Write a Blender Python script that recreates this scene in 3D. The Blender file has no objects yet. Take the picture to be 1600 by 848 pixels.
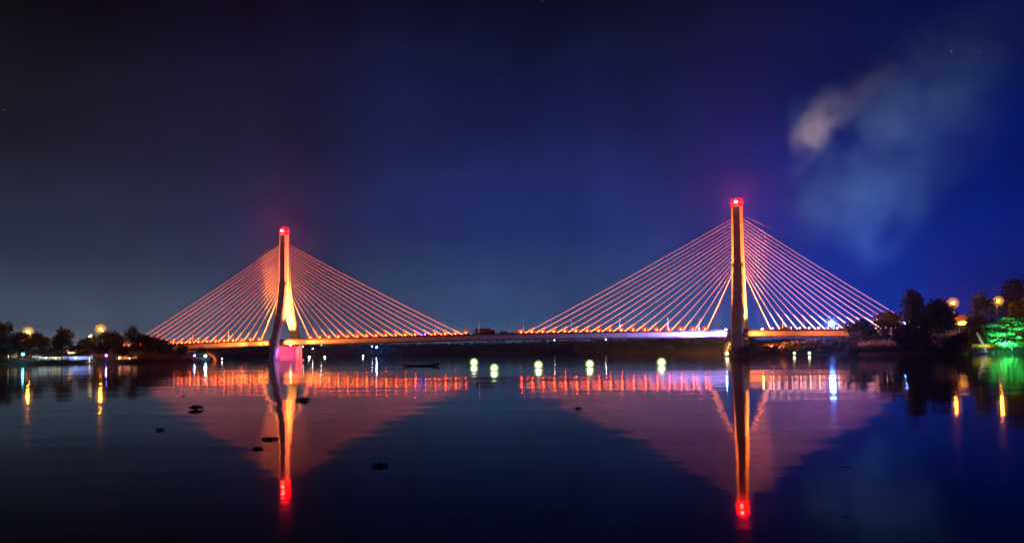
import bpy, bmesh, math, random
import numpy as np
from mathutils import Vector, Matrix
R = math.radians
rng = np.random.default_rng(7)
random.seed(7)
SC = bpy.context.scene
COL = SC.collection

# ------------------------------------------------------------------ camera
CAM_H = 3.0
cam_d = bpy.data.cameras.new('camera')
cam_d.sensor_width = 36.0
cam_d.lens = 26.0
cam_d.shift_x = 16.5 / 1600
cam_d.shift_y = 87.0 / 1600
cam_d.clip_start = 0.2
cam_d.clip_end = 20000
cam = bpy.data.objects.new('camera', cam_d)
COL.objects.link(cam)
cam.location = (0, 0, CAM_H)
cam.matrix_world = Matrix.Translation((0, 0, CAM_H)) @ Matrix.Rotation(R(90 + 2.0), 4, 'X') @ Matrix.Rotation(R(-0.7), 4, 'Z')
SC.camera = cam

# ------------------------------------------------------------------ colour management
SC.view_settings.view_transform = 'Standard'
SC.view_settings.look = 'None'
SC.view_settings.exposure = 0.0
SC.view_settings.gamma = 1.0
SC.cycles.use_denoising = True
SC.cycles.max_bounces = 6
SC.cycles.diffuse_bounces = 2
SC.cycles.glossy_bounces = 3
SC.cycles.transmission_bounces = 3
SC.cycles.volume_bounces = 0
SC.cycles.transparent_max_bounces = 8
SC.cycles.caustics_reflective = True
SC.cycles.caustics_refractive = False
SC.cycles.sample_clamp_indirect = 12.0
SC.cycles.blur_glossy = 0.0
SC.cycles.volume_step_rate = 1.0
SC.cycles.volume_max_steps = 256

# ------------------------------------------------------------------ night sky
HAZE_D, HAZE_G = 0.00016, 0.85
def srgb(r, g, b):
    def f(c):
        c /= 255.0
        return c / 12.92 if c <= 0.04045 else ((c + 0.055) / 1.055) ** 2.4
    return (f(r), f(g), f(b), 1.0)

world = bpy.data.worlds.new("World")
SC.world = world
world.use_nodes = True
wn, wl = world.node_tree.nodes, world.node_tree.links
wn.clear()
def W(t, **k):
    n = wn.new(t)
    for a, v in k.items():
        setattr(n, a, v)
    return n
def wmath(op, a, b=None, clamp=False):
    n = W('ShaderNodeMath', operation=op, use_clamp=clamp)
    for i, v in enumerate((a, b)):
        if v is None: continue
        if isinstance(v, (int, float)): n.inputs[i].default_value = v
        else: wl.new(v, n.inputs[i])
    return n.outputs[0]
tc = W('ShaderNodeTexCoord')
sep = W('ShaderNodeSeparateXYZ')
wl.new(tc.outputs['Generated'], sep.inputs[0])
elev = wmath('MAXIMUM', sep.outputs['Z'], 0.0)
soft = W('ShaderNodeTexNoise'); soft.inputs['Scale'].default_value = 2.6; soft.inputs['Detail'].default_value = 4.0
wl.new(tc.outputs['Generated'], soft.inputs['Vector'])
wob = wmath('MULTIPLY', wmath('SUBTRACT', soft.outputs['Fac'], 0.5), 0.16)
elev2 = wmath('ADD', elev, wmath('MULTIPLY', wob, 0.5), True)
def sky_ramp(stops):
    n = W('ShaderNodeValToRGB')
    n.color_ramp.interpolation = 'EASE'
    e = n.color_ramp.elements
    e[0].position, e[0].color = stops[0]
    e[1].position, e[1].color = stops[-1]
    for p, c in stops[1:-1]:
        k = e.new(p); k.color = c
    wl.new(elev2, n.inputs[0])
    return n.outputs['Color']
warm = sky_ramp([(0.0, srgb(104, 130, 146)), (0.05, srgb(70, 84, 102)), (0.14, srgb(42, 45, 64)), (0.26, srgb(27, 24, 34)), (0.42, srgb(12, 6, 7)), (1.0, srgb(5, 3, 4))])
mid = sky_ramp([(0.0, srgb(76, 112, 140)), (0.06, srgb(52, 80, 124)), (0.17, srgb(34, 48, 112)), (0.30, srgb(24, 29, 76)), (0.46, srgb(9, 10, 32)), (1.0, srgb(4, 4, 12))])
blue = sky_ramp([(0.0, srgb(4, 56, 178)), (0.10, srgb(2, 44, 166)), (0.22, srgb(4, 29, 120)), (0.34, srgb(7, 15, 66)), (0.46, srgb(4, 8, 38)), (1.0, srgb(2, 3, 12))])
def wmap(v, a, b):
    n = W('ShaderNodeMapRange', interpolation_type='SMOOTHERSTEP')
    wl.new(v, n.inputs['Value']); n.inputs['From Min'].default_value = a; n.inputs['From Max'].default_value = b
    return n.outputs[0]
azi = wmath('ADD', sep.outputs['X'], wob)
def wmix(f, a, b):
    n = W('ShaderNodeMix', data_type='RGBA')
    wl.new(f, n.inputs['Factor']); wl.new(a, n.inputs['A']); wl.new(b, n.inputs['B'])
    return n.outputs['Result']
night = sky_ramp([(0.0, srgb(2, 14, 84)), (0.15, srgb(1, 8, 66)), (0.4, srgb(2, 6, 34)), (1.0, srgb(2, 3, 12))])
skyc = wmix(wmap(azi, 0.10, 0.52), wmix(wmap(azi, -0.62, 0.12), warm, mid), blue)
skyc = wmix(wmap(azi, 0.42, 0.72), skyc, night)
# a few faint stars
vor = W('ShaderNodeTexVoronoi'); vor.inputs['Scale'].default_value = 26.0
wl.new(tc.outputs['Generated'], vor.inputs['Vector'])
star = wmath('LESS_THAN', vor.outputs['Distance'], 0.03)
sepc = W('ShaderNodeSeparateColor'); wl.new(vor.outputs['Color'], sepc.inputs[0])
star = wmath('MULTIPLY', wmath('MULTIPLY', star, wmath('GREATER_THAN', sepc.outputs[0], 0.35)), wmath('MULTIPLY', sepc.outputs[1], 0.10))
cl = W('ShaderNodeTexNoise'); cl.inputs['Scale'].default_value = 4.5; cl.inputs['Detail'].default_value = 6.0; cl.inputs['Roughness'].default_value = .55
cmp_ = W('ShaderNodeMapping'); cmp_.inputs['Scale'].default_value = (1.0, 1.0, .55)
wl.new(tc.outputs['Generated'], cmp_.inputs[0]); wl.new(cmp_.outputs[0], cl.inputs['Vector'])
cloud = W('ShaderNodeMapRange'); wl.new(cl.outputs['Fac'], cloud.inputs['Value'])
cloud.inputs['From Min'].default_value = .3; cloud.inputs['From Max'].default_value = .7; cloud.inputs['To Min'].default_value = .62; cloud.inputs['To Max'].default_value = 1.38
cc = W('ShaderNodeCombineColor')
for i in range(3): wl.new(cloud.outputs[0], cc.inputs[i])
mc = W('ShaderNodeMix', data_type='RGBA', blend_type='MULTIPLY'); mc.inputs['Factor'].default_value = 1.0
wl.new(skyc, mc.inputs['A']); wl.new(cc.outputs[0], mc.inputs['B']); skyc = mc.outputs['Result']
starc = W('ShaderNodeCombineColor')
for i in range(3): wl.new(star, starc.inputs[i])
nish = W('ShaderNodeTexSky', sky_type='NISHITA', sun_disc=False)
nish.sun_elevation = R(-14); nish.sun_rotation = R(60)
def wadd(a, b, f=1.0):
    n = W('ShaderNodeMix', data_type='RGBA', blend_type='ADD'); n.inputs['Factor'].default_value = f
    wl.new(a, n.inputs['A']); wl.new(b, n.inputs['B'])
    return n.outputs['Result']
skyc = wadd(wadd(skyc, starc.outputs[0]), nish.outputs[0], 0.05)
bg = W('ShaderNodeBackground'); bg.inputs['Strength'].default_value = 1.0
wl.new(skyc, bg.inputs['Color'])
wo = W('ShaderNodeOutputWorld'); wl.new(bg.outputs[0], wo.inputs['Surface'])

# ------------------------------------------------------------------ materials
class NT:
    def __init__(s, m):
        m.use_nodes = True; s.m = m; s.n = m.node_tree.nodes; s.l = m.node_tree.links
        s.b = s.n.get('Principled BSDF'); s.out = s.n.get('Material Output')
    def new(s, t, **k):
        n = s.n.new(t)
        for a, v in k.items(): setattr(n, a, v)
        return n
def surface(name, col, rough=0.8, scale=0.6, var=0.35, bump=0.3, metal=0.0, col2=None, detail=6.0):
    """procedural surface: two noises mottle the colour, one gives relief"""
    m = bpy.data.materials.new(name); t = NT(m)
    tcn = t.new('ShaderNodeTexCoord')
    nz = t.new('ShaderNodeTexNoise'); nz.inputs['Scale'].default_value = scale; nz.inputs['Detail'].default_value = detail
    t.l.new(tcn.outputs['Object'], nz.inputs['Vector'])
    cr = t.new('ShaderNodeValToRGB')
    c2 = col2 or tuple(c * (1 + var) for c in col)
    c1 = tuple(c * (1 - var) for c in col)
    cr.color_ramp.elements[0].position = 0.32; cr.color_ramp.elements[0].color = (*c1, 1)
    cr.color_ramp.elements[1].position = 0.68; cr.color_ramp.elements[1].color = (*c2, 1)
    t.l.new(nz.outputs['Fac'], cr.inputs[0]); t.l.new(cr.outputs[0], t.b.inputs['Base Color'])
    t.b.inputs['Roughness'].default_value = rough; t.b.inputs['Metallic'].default_value = metal
    if bump:
        bp = t.new('ShaderNodeBump'); bp.inputs['Strength'].default_value = bump; bp.inputs['Distance'].default_value = 0.1
        nz2 = t.new('ShaderNodeTexNoise'); nz2.inputs['Scale'].default_value = scale * 6
        t.l.new(tcn.outputs['Object'], nz2.inputs['Vector'])
        t.l.new(nz2.outputs['Fac'], bp.inputs['Height']); t.l.new(bp.outputs[0], t.b.inputs['Normal'])
    return m
def glow(name, col, strength, sample=True):
    m = bpy.data.materials.new(name); t = NT(m)
    t.b.inputs['Base Color'].default_value = (0.2, 0.2, 0.2, 1)
    t.b.inputs['Emission Color'].default_value = (*col, 1)
    t.b.inputs['Emission Strength'].default_value = strength
    if not sample: m.cycles.emission_sampling = 'NONE'
    return m
CONCRETE = surface('concrete', (0.42, 0.40, 0.38), 0.75, 0.25, 0.16, 0.25)
DECKCON = surface('deck_concrete', (0.40, 0.38, 0.36), 0.7, 0.18, 0.2, 0.2)
ASPHALT = surface('asphalt', (0.05, 0.05, 0.052), 0.85, 1.5, 0.25, 0.3)
STEEL = surface('painted_steel', (0.45, 0.46, 0.48), 0.45, 2.0, 0.12, 0.1, 0.3)
DARKSTEEL = surface('dark_steel', (0.05, 0.05, 0.055), 0.5, 2.0, 0.2, 0.1, 0.4)
SHEATH = surface('cable_sheath', (0.10, 0.10, 0.10), 0.5, 1.0, 0.08, 0.0)
LEAF = surface('leaf', (0.05, 0.085, 0.025), 0.75, 0.35, 0.45, 0.0, col2=(0.10, 0.13, 0.04))
LEAFD = surface('dark_leaf', (0.026, 0.042, 0.016), 0.85, 0.3, 0.4, 0.0, col2=(0.042, 0.06, 0.022))
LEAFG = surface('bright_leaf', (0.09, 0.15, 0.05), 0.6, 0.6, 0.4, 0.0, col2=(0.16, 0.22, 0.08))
BARK = surface('bark', (0.09, 0.065, 0.045), 0.9, 1.4, 0.35, 0.5)
SOIL = surface('river_bank_soil', (0.11, 0.075, 0.045), 0.95, 0.05, 0.4, 0.6, col2=(0.05, 0.07, 0.03))
HILLM = surface('hill_ground', (0.05, 0.055, 0.03), 0.95, 0.02, 0.4, 0.4)
PLASTER = surface('plaster', (0.62, 0.58, 0.5), 0.8, 0.8, 0.12, 0.15)
ROOFM = surface('iron_roof', (0.3, 0.29, 0.28), 0.5, 1.2, 0.2, 0.3, 0.3)
CANVAS = surface('white_canvas', (0.75, 0.76, 0.78), 0.85, 0.8, 0.1, 0.2)
WOOD = surface('weathered_wood', (0.13, 0.09, 0.055), 0.85, 2.5, 0.35, 0.4)
HULL = surface('tarred_hull', (0.03, 0.027, 0.025), 0.7, 2.0, 0.3, 0.3)
YELLOWP = surface('yellow_paint', (0.65, 0.5, 0.06), 0.5, 1.5, 0.15, 0.1)
REDP = surface('dark_red_paint', (0.22, 0.03, 0.02), 0.45, 1.5, 0.2, 0.1)
WHITEP = surface('white_paint', (0.72, 0.72, 0.72), 0.4, 1.5, 0.1, 0.1)
RUBBER = surface('rubber', (0.02, 0.02, 0.02), 0.9, 4.0, 0.2, 0.1)
GLASSD = surface('dark_glass', (0.02, 0.025, 0.03), 0.1, 1.0, 0.1, 0.0)
WEED = surface('water_weed', (0.035, 0.055, 0.02), 0.7, 3.0, 0.4, 0.2)
PALE = surface('pale_leaf', (0.6, 0.55, 0.45), 0.6, 3.0, 0.2, 0.2)

G_ANCHOR = glow('amber_floodlight_glass', (1.0, 0.045, 0.003), 420)
G_ANCHORR = glow('rose_floodlight_glass', (1.0, 0.30, 0.20), 40)
G_TUBER = glow('rose_flare_glow', (1.0, 0.36, 0.30), 9.0, False)
G_ANCHORP = glow('violet_floodlight_glass', (0.35, 0.06, 1.0), 24)
G_LINE_W = glow('warm_pink_cable_glow', (1.0, 0.12, 0.035), 4.6, False)
G_LINE_P = glow('rose_white_cable_glow', (1.0, 0.18, 0.10), 4.3, False)
G_TUBE = glow('amber_flare_glow', (1.0, 0.12, 0.018), 14.0, False)
G_TUBEV = glow('violet_flare_glow', (0.4, 0.15, 1.0), 8.0, False)
G_LINE_R = glow('rose_cable_glow', (1.0, 0.26, 0.20), 4.6, False)
G_LINE_O = glow('orange_cable_glow', (1.0, 0.20, 0.035), 24.0, False)
G_BEACON = glow('red_beacon_glow', (1.0, 0.0, 0.0001), 260.0)
G_CORE = glow('beacon_bulb', (1.0, 0.45, 0.35), 40)
G_SODIUM = glow('sodium_bulb', (1.0, 0.24, 0.012), 1500)
G_SODIUMR = glow('red_sodium_bulb', (1.0, 0.14, 0.012), 1200)
G_LANT = glow('lantern_glass', (0.85, 1.0, 0.55), 13)
G_BLUE = glow('blue_white_lamp_glass', (0.06, 0.22, 1.0), 1600)
G_CYAN = glow('cyan_lamp_glass', (0.05, 0.6, 1.0), 300)
G_VIOL = glow('violet_lamp_glass', (0.2, 0.15, 1.0), 200)
G_WHITE = glow('white_lamp_glass', (1.0, 0.9, 0.7), 60)
G_ICE = glow('ice_blue_lamp_glass', (0.25, 0.65, 1.0), 260)
G_AMBER = glow('amber_lamp_glass', (1.0, 0.6, 0.12), 60)
G_FLOOD = glow('flood_glass', (1.0, 0.6, 0.2), 40)

def halo_mat(name, col, strength, opacity):  # see-through emissive shell that stands in for a lamp's halo
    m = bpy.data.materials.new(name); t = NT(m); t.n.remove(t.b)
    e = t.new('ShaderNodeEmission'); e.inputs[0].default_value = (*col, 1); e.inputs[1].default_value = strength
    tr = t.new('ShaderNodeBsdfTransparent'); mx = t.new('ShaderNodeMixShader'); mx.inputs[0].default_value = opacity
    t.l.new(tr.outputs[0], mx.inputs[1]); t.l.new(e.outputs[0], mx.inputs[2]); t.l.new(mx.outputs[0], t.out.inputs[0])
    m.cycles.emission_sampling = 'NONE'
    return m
HALO_G = halo_mat('green_halo_shell', (0.66, 1.0, 0.16), 1.1, .28)
HALO_A = halo_mat('amber_halo_shell', (1.0, 0.36, 0.015), 1.5, .20)
HALO_R = halo_mat('orange_halo_shell', (1.0, 0.24, 0.015), 1.5, .20)
HALO_B = halo_mat('blue_halo_shell', (0.05, 0.22, 1.0), 1.4, .32)
HALO_C = halo_mat('cyan_halo_shell', (0.03, 0.6, 1.0), 0.9, .30)

# ------------------------------------------------------------------ helpers
def link(name, me, mat=None, parent=None, loc=(0, 0, 0)):
    o = bpy.data.objects.new(name, me)
    COL.objects.link(o)
    if mat is not None and me is not None and not me.materials: me.materials.append(mat)
    if parent is not None: o.parent = parent
    o.location = loc
    return o
def tag(o, label=None, cat=None, group=None, kind=None):
    for k, v in (('label', label), ('category', cat), ('group', group), ('kind', kind)):
        if v: o[k] = v
    return o
def thing(name, label, cat, loc=(0, 0, 0), rz=0.0, group=None):
    o = bpy.data.objects.new(name, None); COL.objects.link(o)
    o.empty_display_size = 0.5
    o.location = loc; o.rotation_euler = (0, 0, rz)
    return tag(o, label, cat, group)
def mesh(name, verts, faces, smooth=False):
    me = bpy.data.meshes.new(name)
    me.from_pydata([tuple(v) for v in verts], [], faces)
    me.update()
    if smooth: me.polygons.foreach_set('use_smooth', [True] * len(me.polygons))
    return me
class MB:
    """collects shapes into one mesh"""
    def __init__(s): s.v = []; s.f = []
    def add(s, v, f):
        o = len(s.v); s.v += [tuple(p) for p in v]; s.f += [tuple(i + o for i in q) for q in f]; return s
    def box(s, c, d, rz=0.0):
        x, y, z = (k / 2 for k in d); co, si = math.cos(rz), math.sin(rz)
        v = []
        for dz in (-z, z):
            for dx, dy in ((-x, -y), (x, -y), (x, y), (-x, y)):
                v.append((c[0] + dx * co - dy * si, c[1] + dx * si + dy * co, c[2] + dz))
        return s.add(v, [(0, 3, 2, 1), (4, 5, 6, 7), (0, 1, 5, 4), (1, 2, 6, 5), (2, 3, 7, 6), (3, 0, 4, 7)])
    def tube(s, pts, rad, n=8, cap=True):
        pts = [Vector(p) for p in pts]; v = []; f = []
        rs = rad if isinstance(rad, (list, tuple)) else [rad] * len(pts)
        for i, p in enumerate(pts):
            d = (pts[min(i + 1, len(pts) - 1)] - pts[max(i - 1, 0)]).normalized()
            a = Vector((0, 0, 1)) if abs(d.z) < 0.9 else Vector((1, 0, 0))
            e1 = d.cross(a).normalized(); e2 = d.cross(e1)
            for k in range(n):
                t = 2 * math.pi * k / n
                v.append(p + (e1 * math.cos(t) + e2 * math.sin(t)) * rs[i])
        for i in range(len(pts) - 1):
            for k in range(n):
                f.append((i * n + k, i * n + (k + 1) % n, (i + 1) * n + (k + 1) % n, (i + 1) * n + k))
        if cap:
            f.append(tuple(range(n - 1, -1, -1))); f.append(tuple((len(pts) - 1) * n + k for k in range(n)))
        return s.add(v, f)
    def ball(s, c, r, n=10, m=6, sz=1.0):
        v = [(c[0], c[1], c[2] - r * sz)]; f = []
        for i in range(1, m):
            a = -math.pi / 2 + math.pi * i / m
            for k in range(n):
                t = 2 * math.pi * k / n
                v.append((c[0] + r * math.cos(a) * math.cos(t), c[1] + r * math.cos(a) * math.sin(t), c[2] + r * sz * math.sin(a)))
        v.append((c[0], c[1], c[2] + r * sz)); L = len(v) - 1
        for k in range(n):
            f.append((0, 1 + (k + 1) % n, 1 + k)); f.append((L, L - n + k, L - n + (k + 1) % n))
        for i in range(m - 2):
            for k in range(n):
                f.append((1 + i * n + k, 1 + i * n + (k + 1) % n, 1 + (i + 1) * n + (k + 1) % n, 1 + (i + 1) * n + k))
        return s.add(v, f)
    def loft(s, rings, cap=True):
        n = len(rings[0]); v = [p for r in rings for p in r]; f = []
        for i in range(len(rings) - 1):
            for k in range(n):
                f.append((i * n + k, i * n + (k + 1) % n, (i + 1) * n + (k + 1) % n, (i + 1) * n + k))
        if cap:
            f.append(tuple(range(n - 1, -1, -1))); f.append(tuple((len(rings) - 1) * n + k for k in range(n)))
        return s.add(v, f)
    def build(s, name, mat, parent=None, loc=(0, 0, 0), smooth=False):
        return link(name, mesh(name, s.v, s.f, smooth), mat, parent, loc)
    def me(s, name, mat, smooth=False):
        m = mesh(name, s.v, s.f, smooth); m.materials.append(mat); return m

F = 1155.0
def at(px, D, z=0.0):
    """world point seen in picture column px (of 1600) at distance D"""
    return Vector(((px - 783.5) / F * D, D, z))
def height(px, py, D):
    hy = 511 + F * math.tan(R(2)) - (px - 783.5) * math.tan(R(0.7))
    return CAM_H + (hy - py) * D / F
def spot(name, parent, loc, target, col, power, cone=60, blend=0.6, size=0.3):
    d = bpy.data.lights.new(name, 'SPOT'); d.color = col; d.energy = power
    d.spot_size = R(cone); d.spot_blend = blend; d.shadow_soft_size = size
    o = bpy.data.objects.new(name, d); COL.objects.link(o)
    if parent: o.parent = parent
    o.location = loc
    o.rotation_euler = (Vector(target) - Vector(loc)).to_track_quat('-Z', 'Y').to_euler()
    return o

# ------------------------------------------------------------------ water
mw = bpy.data.materials.new('river_water'); t = NT(mw)
t.b.inputs['Base Color'].default_value = (0.004, 0.006, 0.008, 1)
t.b.inputs['IOR'].default_value = 1.19
t.b.inputs['Roughness'].default_value = 0.045
t.b.inputs['Specular IOR Level'].default_value = 0.12
tcn = t.new('ShaderNodeTexCoord')
def wave(scale, sx, sy, strength, dist, prev=None, detail=3.0):
    mp = t.new('ShaderNodeMapping'); mp.inputs['Scale'].default_value = (sx, sy, 1)
    t.l.new(tcn.outputs['Object'], mp.inputs[0])
    nz = t.new('ShaderNodeTexNoise'); nz.inputs['Scale'].default_value = scale; nz.inputs['Detail'].default_value = detail
    t.l.new(mp.outputs[0], nz.inputs['Vector'])
    bp = t.new('ShaderNodeBump'); bp.inputs['Strength'].default_value = strength; bp.inputs['Distance'].default_value = dist
    t.l.new(nz.outputs['Fac'], bp.inputs['Height'])
    if prev: t.l.new(prev, bp.inputs['Normal'])
    return bp.outputs[0]
nrm = wave(0.05, 0.5, 1.0, 1.0, 0.10)
nrm = wave(0.45, 0.5, 1.0, 1.0, 0.012, nrm)
t.l.new(nrm, t.b.inputs['Normal'])
S = 0
link('river', mesh('river', [(-1900, -500, 0), (1900, -500, 0), (1900, 2200, 0), (-1900, 2200, 0)], [(0, 1, 2, 3)]), mw)['kind'] = 'structure'
link('river_bed', mesh('river_bed', [(-1950, -550, -2.5), (1950, -550, -2.5), (1950, 2250, -2.5), (-1950, 2250, -2.5)], [(0, 1, 2, 3)]), SOIL)['kind'] = 'structure'

# ------------------------------------------------------------------ banks and hills
def fbm(x, y, s):
    return (math.sin(x * s + 1.3) * math.cos(y * s * 1.3 + .4) + 0.5 * math.sin(x * s * 2.3 + y * s * 1.9) + 0.3 * math.sin(x * s * 5.1 - y * s * 4.3))
def resample(pts, step):
    out = []
    for a, b in zip(pts[:-1], pts[1:]):
        n = max(1, int((b - a).length / step))
        out += [a.lerp(b, i / n) for i in range(n)]
    return out + [pts[-1]]
def bank(name, shore, profile, mat, step=8.0, rough=0.5, dirn=None):
    """a shoreline swept inland (away from the camera) with a rising profile"""
    pts = resample([Vector((p[0], p[1], 0)) for p in shore], step)
    v, f = [], []
    for p in pts:
        d = dirn or Vector((p.x, p.y, 0)).normalized()
        for k, (dist, z) in enumerate(profile):
            q = p + d * dist
            w = 0 if k == 0 else fbm(q.x, q.y, 0.045) * rough * min(1, z / 3 + .2)
            jig = fbm(p.x, p.y, 0.12) * 2.0 if k < 3 else 0
            v.append((q.x + d.x * jig, q.y + d.y * jig, z + w))
    m = len(profile)
    for i in range(len(pts) - 1):
        for k in range(m - 1):
            f.append((i * m + k, (i + 1) * m + k, (i + 1) * m + k + 1, i * m + k + 1))
    o = link(name, mesh(name, v, f, True), mat); o['kind'] = 'structure'
    return o
LEFT_SHORE = [at(-500, 240), at(-150, 350), at(0, 388), at(110, 394), at(230, 392), at(290, 408), at(322, 440), at(338, 500), at(345, 640)]
RIGHT_SHORE = [at(1128, 520), at(1136, 430), at(1142, 386), at(1200, 383), at(1325, 380), at(1342, 345), at(1440, 318), at(1500, 328), at(1520, 350), at(1600, 347), at(1700, 315), at(2100, 220)]
bank('left_bank', LEFT_SHORE, [(-3, -1.2), (0, 0.1), (3, 1.2), (12, 2.4), (40, 5.0), (90, 7.0), (400, 9.0)], SOIL)
bank('right_bank', RIGHT_SHORE, [(-3, -1.2), (0, 0.1), (3, 1.0), (12, 2.0), (40, 5.5), (90, 9.0), (400, 12.0)], SOIL)
bank('far_right_bank', [at(905, 820), at(960, 740), at(1040, 670), at(1100, 610), at(1150, 560)], [(-4, -1.2), (0, 0.1), (6, 2.5), (20, 5.0), (60, 9.0), (140, 12.0), (300, 13.0)], SOIL, 8, 1.4)
bank('far_bank', [at(-600, 900), at(200, 1000), at(420, 1080), at(640, 1120), at(800, 1080), at(900, 960), at(1000, 900), at(1200, 900), at(1900, 800)], [(-5, -1.2), (0, 0.2), (10, 3), (60, 8), (200, 16), (500, 22), (800, 24)], HILLM, 20, 2.5)

# ------------------------------------------------------------------ vegetation
def leaf_cloud(lobes, n, size, flat=0.6, droop=0.0):
    """many small leaf clumps scattered through a set of ellipsoids -> arrays of quads"""
    vs = []; w = np.array([l[3] * l[4] * l[5] for l in lobes]) ** 0.75; w /= w.sum()
    idx = rng.choice(len(lobes), n, p=w)
    L = np.array(lobes)[idx]
    d = rng.normal(size=(n, 3)); d /= np.linalg.norm(d, axis=1)[:, None]
    r = rng.uniform(0.15, 1.0, n) ** 0.45 * (1 + 0.16 * rng.normal(size=n))
    c = L[:, :3] + d * r[:, None] * L[:, 3:6]
    a = rng.normal(size=(n, 3)); a[:, 2] *= flat
    a /= np.linalg.norm(a, axis=1)[:, None]
    b = np.cross(a, rng.normal(size=(n, 3))); b[:, 2] -= droop; b /= np.linalg.norm(b, axis=1)[:, None]
    s = size * rng.uniform(0.5, 1.4, n)[:, None]
    q = np.stack([c - a * s, c - b * s * .55, c + a * s * 1.1, c + b * s * .55], 1)
    return q.reshape(-1, 3)
def quad_mesh(name, q, mat):
    me = bpy.data.meshes.new(name); n = len(q) // 4
    me.vertices.add(len(q)); me.vertices.foreach_set('co', q.astype(np.float32).ravel())
    me.loops.add(len(q)); me.loops.foreach_set('vertex_index', np.arange(len(q), dtype=np.int32))
    me.polygons.add(n); me.polygons.foreach_set('loop_start', np.arange(0, len(q), 4, dtype=np.int32))
    me.update(calc_edges=True); me.validate()
    me.materials.append(mat)
    return me
def tree(label, px, D, top, width, kind='broad', mat=LEAFD, n=2600, base=None, group=None, name='broadleaf_tree', leaf=None):
    """top = picture row of the crown's top; width in picture columns"""
    p = at(px, D); z0 = base if base is not None else 1.5
    H = height(px, top, D) - z0; Wd = width / F * D
    o = thing(name, label, 'tree', (p.x, p.y, z0), rng.uniform(0, 6.28), group)
    mb = MB(); lobes = []
    tr = max(0.18, H * 0.022)
    lean = rng.normal(size=2) * H * 0.03
    fork = H * (0.32 if kind != 'feather' else 0.25)
    mb.tube([(0, 0, -1.0), (lean[0] * .3, lean[1] * .3, fork * .6), (lean[0] * .6, lean[1] * .6, fork), (lean[0], lean[1], H * .8)], [tr * 1.25, tr, tr * .85, tr * .2], 8)
    nl = {'broad': 13, 'feather': 20, 'layer': 16, 'bush': 10}[kind]
    for i in range(nl):
        t = (i + .5) / nl; ang = i * 2.4 + rng.uniform(-.4, .4)
        if kind == 'feather':
            zz = H * (0.30 + 0.62 * t); rr = Wd * .44 * (1 - t ** 2 * .7) * rng.uniform(.35, 1.0); rad = Wd * .19 * (1.1 - t * .5)
            sx = sy = rad; sz = rad * 1.2
        elif kind == 'layer':
            zz = H * (0.12 + 0.80 * t); rr = Wd * .5 * math.sin(math.pi * (0.25 + .65 * t)) * rng.uniform(.3, .85); sx = sy = Wd * .24; sz = H * .065
        elif kind == 'bush':
            zz = H * rng.uniform(.2, .72); rr = Wd * .36 * rng.uniform(.1, 1); sx = sy = Wd * .24; sz = H * .24
        else:
            zz = H * (0.36 + 0.48 * rng.uniform()); rr = Wd * .34 * math.sqrt(rng.uniform(.05, 1)) * (1.1 - .5 * abs(zz / H - .55)); sx = sy = Wd * rng.uniform(.15, .24); sz = H * rng.uniform(.11, .18)
        c = Vector((lean[0] * zz / H + math.cos(ang) * rr, lean[1] * zz / H + math.sin(ang) * rr, zz))
        lobes.append((c.x, c.y, c.z, sx, sy, sz))
        b0 = Vector((lean[0] * .5, lean[1] * .5, min(fork * rng.uniform(.75, 1.2), zz * .8)))
        mb.tube([b0, b0.lerp(c, .55) + Vector((0, 0, H * .02)), c], [tr * .45, tr * .28, tr * .08], 5)
    if kind == 'broad': lobes.append((lean[0], lean[1], H * .84, Wd * .2, Wd * .2, H * .15))
    if kind == 'feather': lobes.append((lean[0], lean[1], H * .92, Wd * .12, Wd * .12, H * .07))
    mb.build('trunk', BARK, o, smooth=True)
    q = leaf_cloud(lobes, n, leaf or max(.35, Wd * .035), .45 if kind != 'layer' else .2, .4 if kind == 'feather' else 0)
    link('crown', quad_mesh('crown', q, mat), None, o)
    return o
LB = 'trees on the left bank'
RB = 'trees on the right bank'
tree('tall dark tree at the left edge of the photo, beside the left orange street lamp', 0, 405, 501, 42, n=3000, base=3, group=LB)
tree('low dark tree directly below the leftmost orange street lamp', 28, 400, 517, 40, n=2400, base=2.5, group=LB)
tree('spreading tree just right of the leftmost orange street lamp', 62, 408, 518, 40, n=2600, base=3, group=LB)
tree('big round-crowned tree left of the pair of pale poles', 97, 402, 509, 40, n=3400, base=2.5, group=LB)
tree('small dark tree behind the blue-lit pavilion, right of the pale poles', 140, 415, 527, 34, n=2000, base=4, group=LB)
tree('broad tree standing right of the second orange street lamp on the left bank', 178, 412, 515, 42, n=3200, base=3, group=LB)
tree('tallest tree by the left end of the bridge, with a small peaked top', 207, 430, 507, 30, n=2600, base=4, group=LB)
tree('dense dark tree in front of the leftmost stay cables', 228, 402, 521, 44, n=3200, base=2.5, group=LB)
tree('dark tree under the left end of the bridge deck', 257, 404, 534, 36, n=2400, base=2, group=LB)
tree('small tree at the water under the left side span', 284, 415, 537, 22, n=1500, base=1.5, group=LB)
tree('narrow dark tree in front of the blue lamp on the left bank', 160, 398, 536, 24, n=1600, base=2, group=LB)
tree('small tree overhanging the orange-lit house on the left bank', 192, 396, 538, 30, n=1700, base=2, group=LB)
tree('little tree beside the ice-blue shore lamp under the left side span', 313, 445, 541, 22, n=1300, base=1.5, group=LB)
tree('dark wide tree in the back row behind the cyan lamp', 45, 440, 520, 60, n=2600, base=5, group=LB)
tree('dark wide tree in the back row behind the small bare tree', 160, 445, 522, 50, n=2600, base=5, group=LB)
tree('dark wide tree in the back row where the outermost left stays vanish', 236, 440, 527, 52, n=3000, base=4, group=LB)
tree('low dark tree in front of the blue pavilion roof', 124, 409, 538, 34, n=1600, base=3, group=LB)
tree('dark shrub-like tree at the far left edge by the water', 5, 392, 528, 30, n=1500, base=1.2, group=LB, kind='bush', name='bushy_tree')

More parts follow.
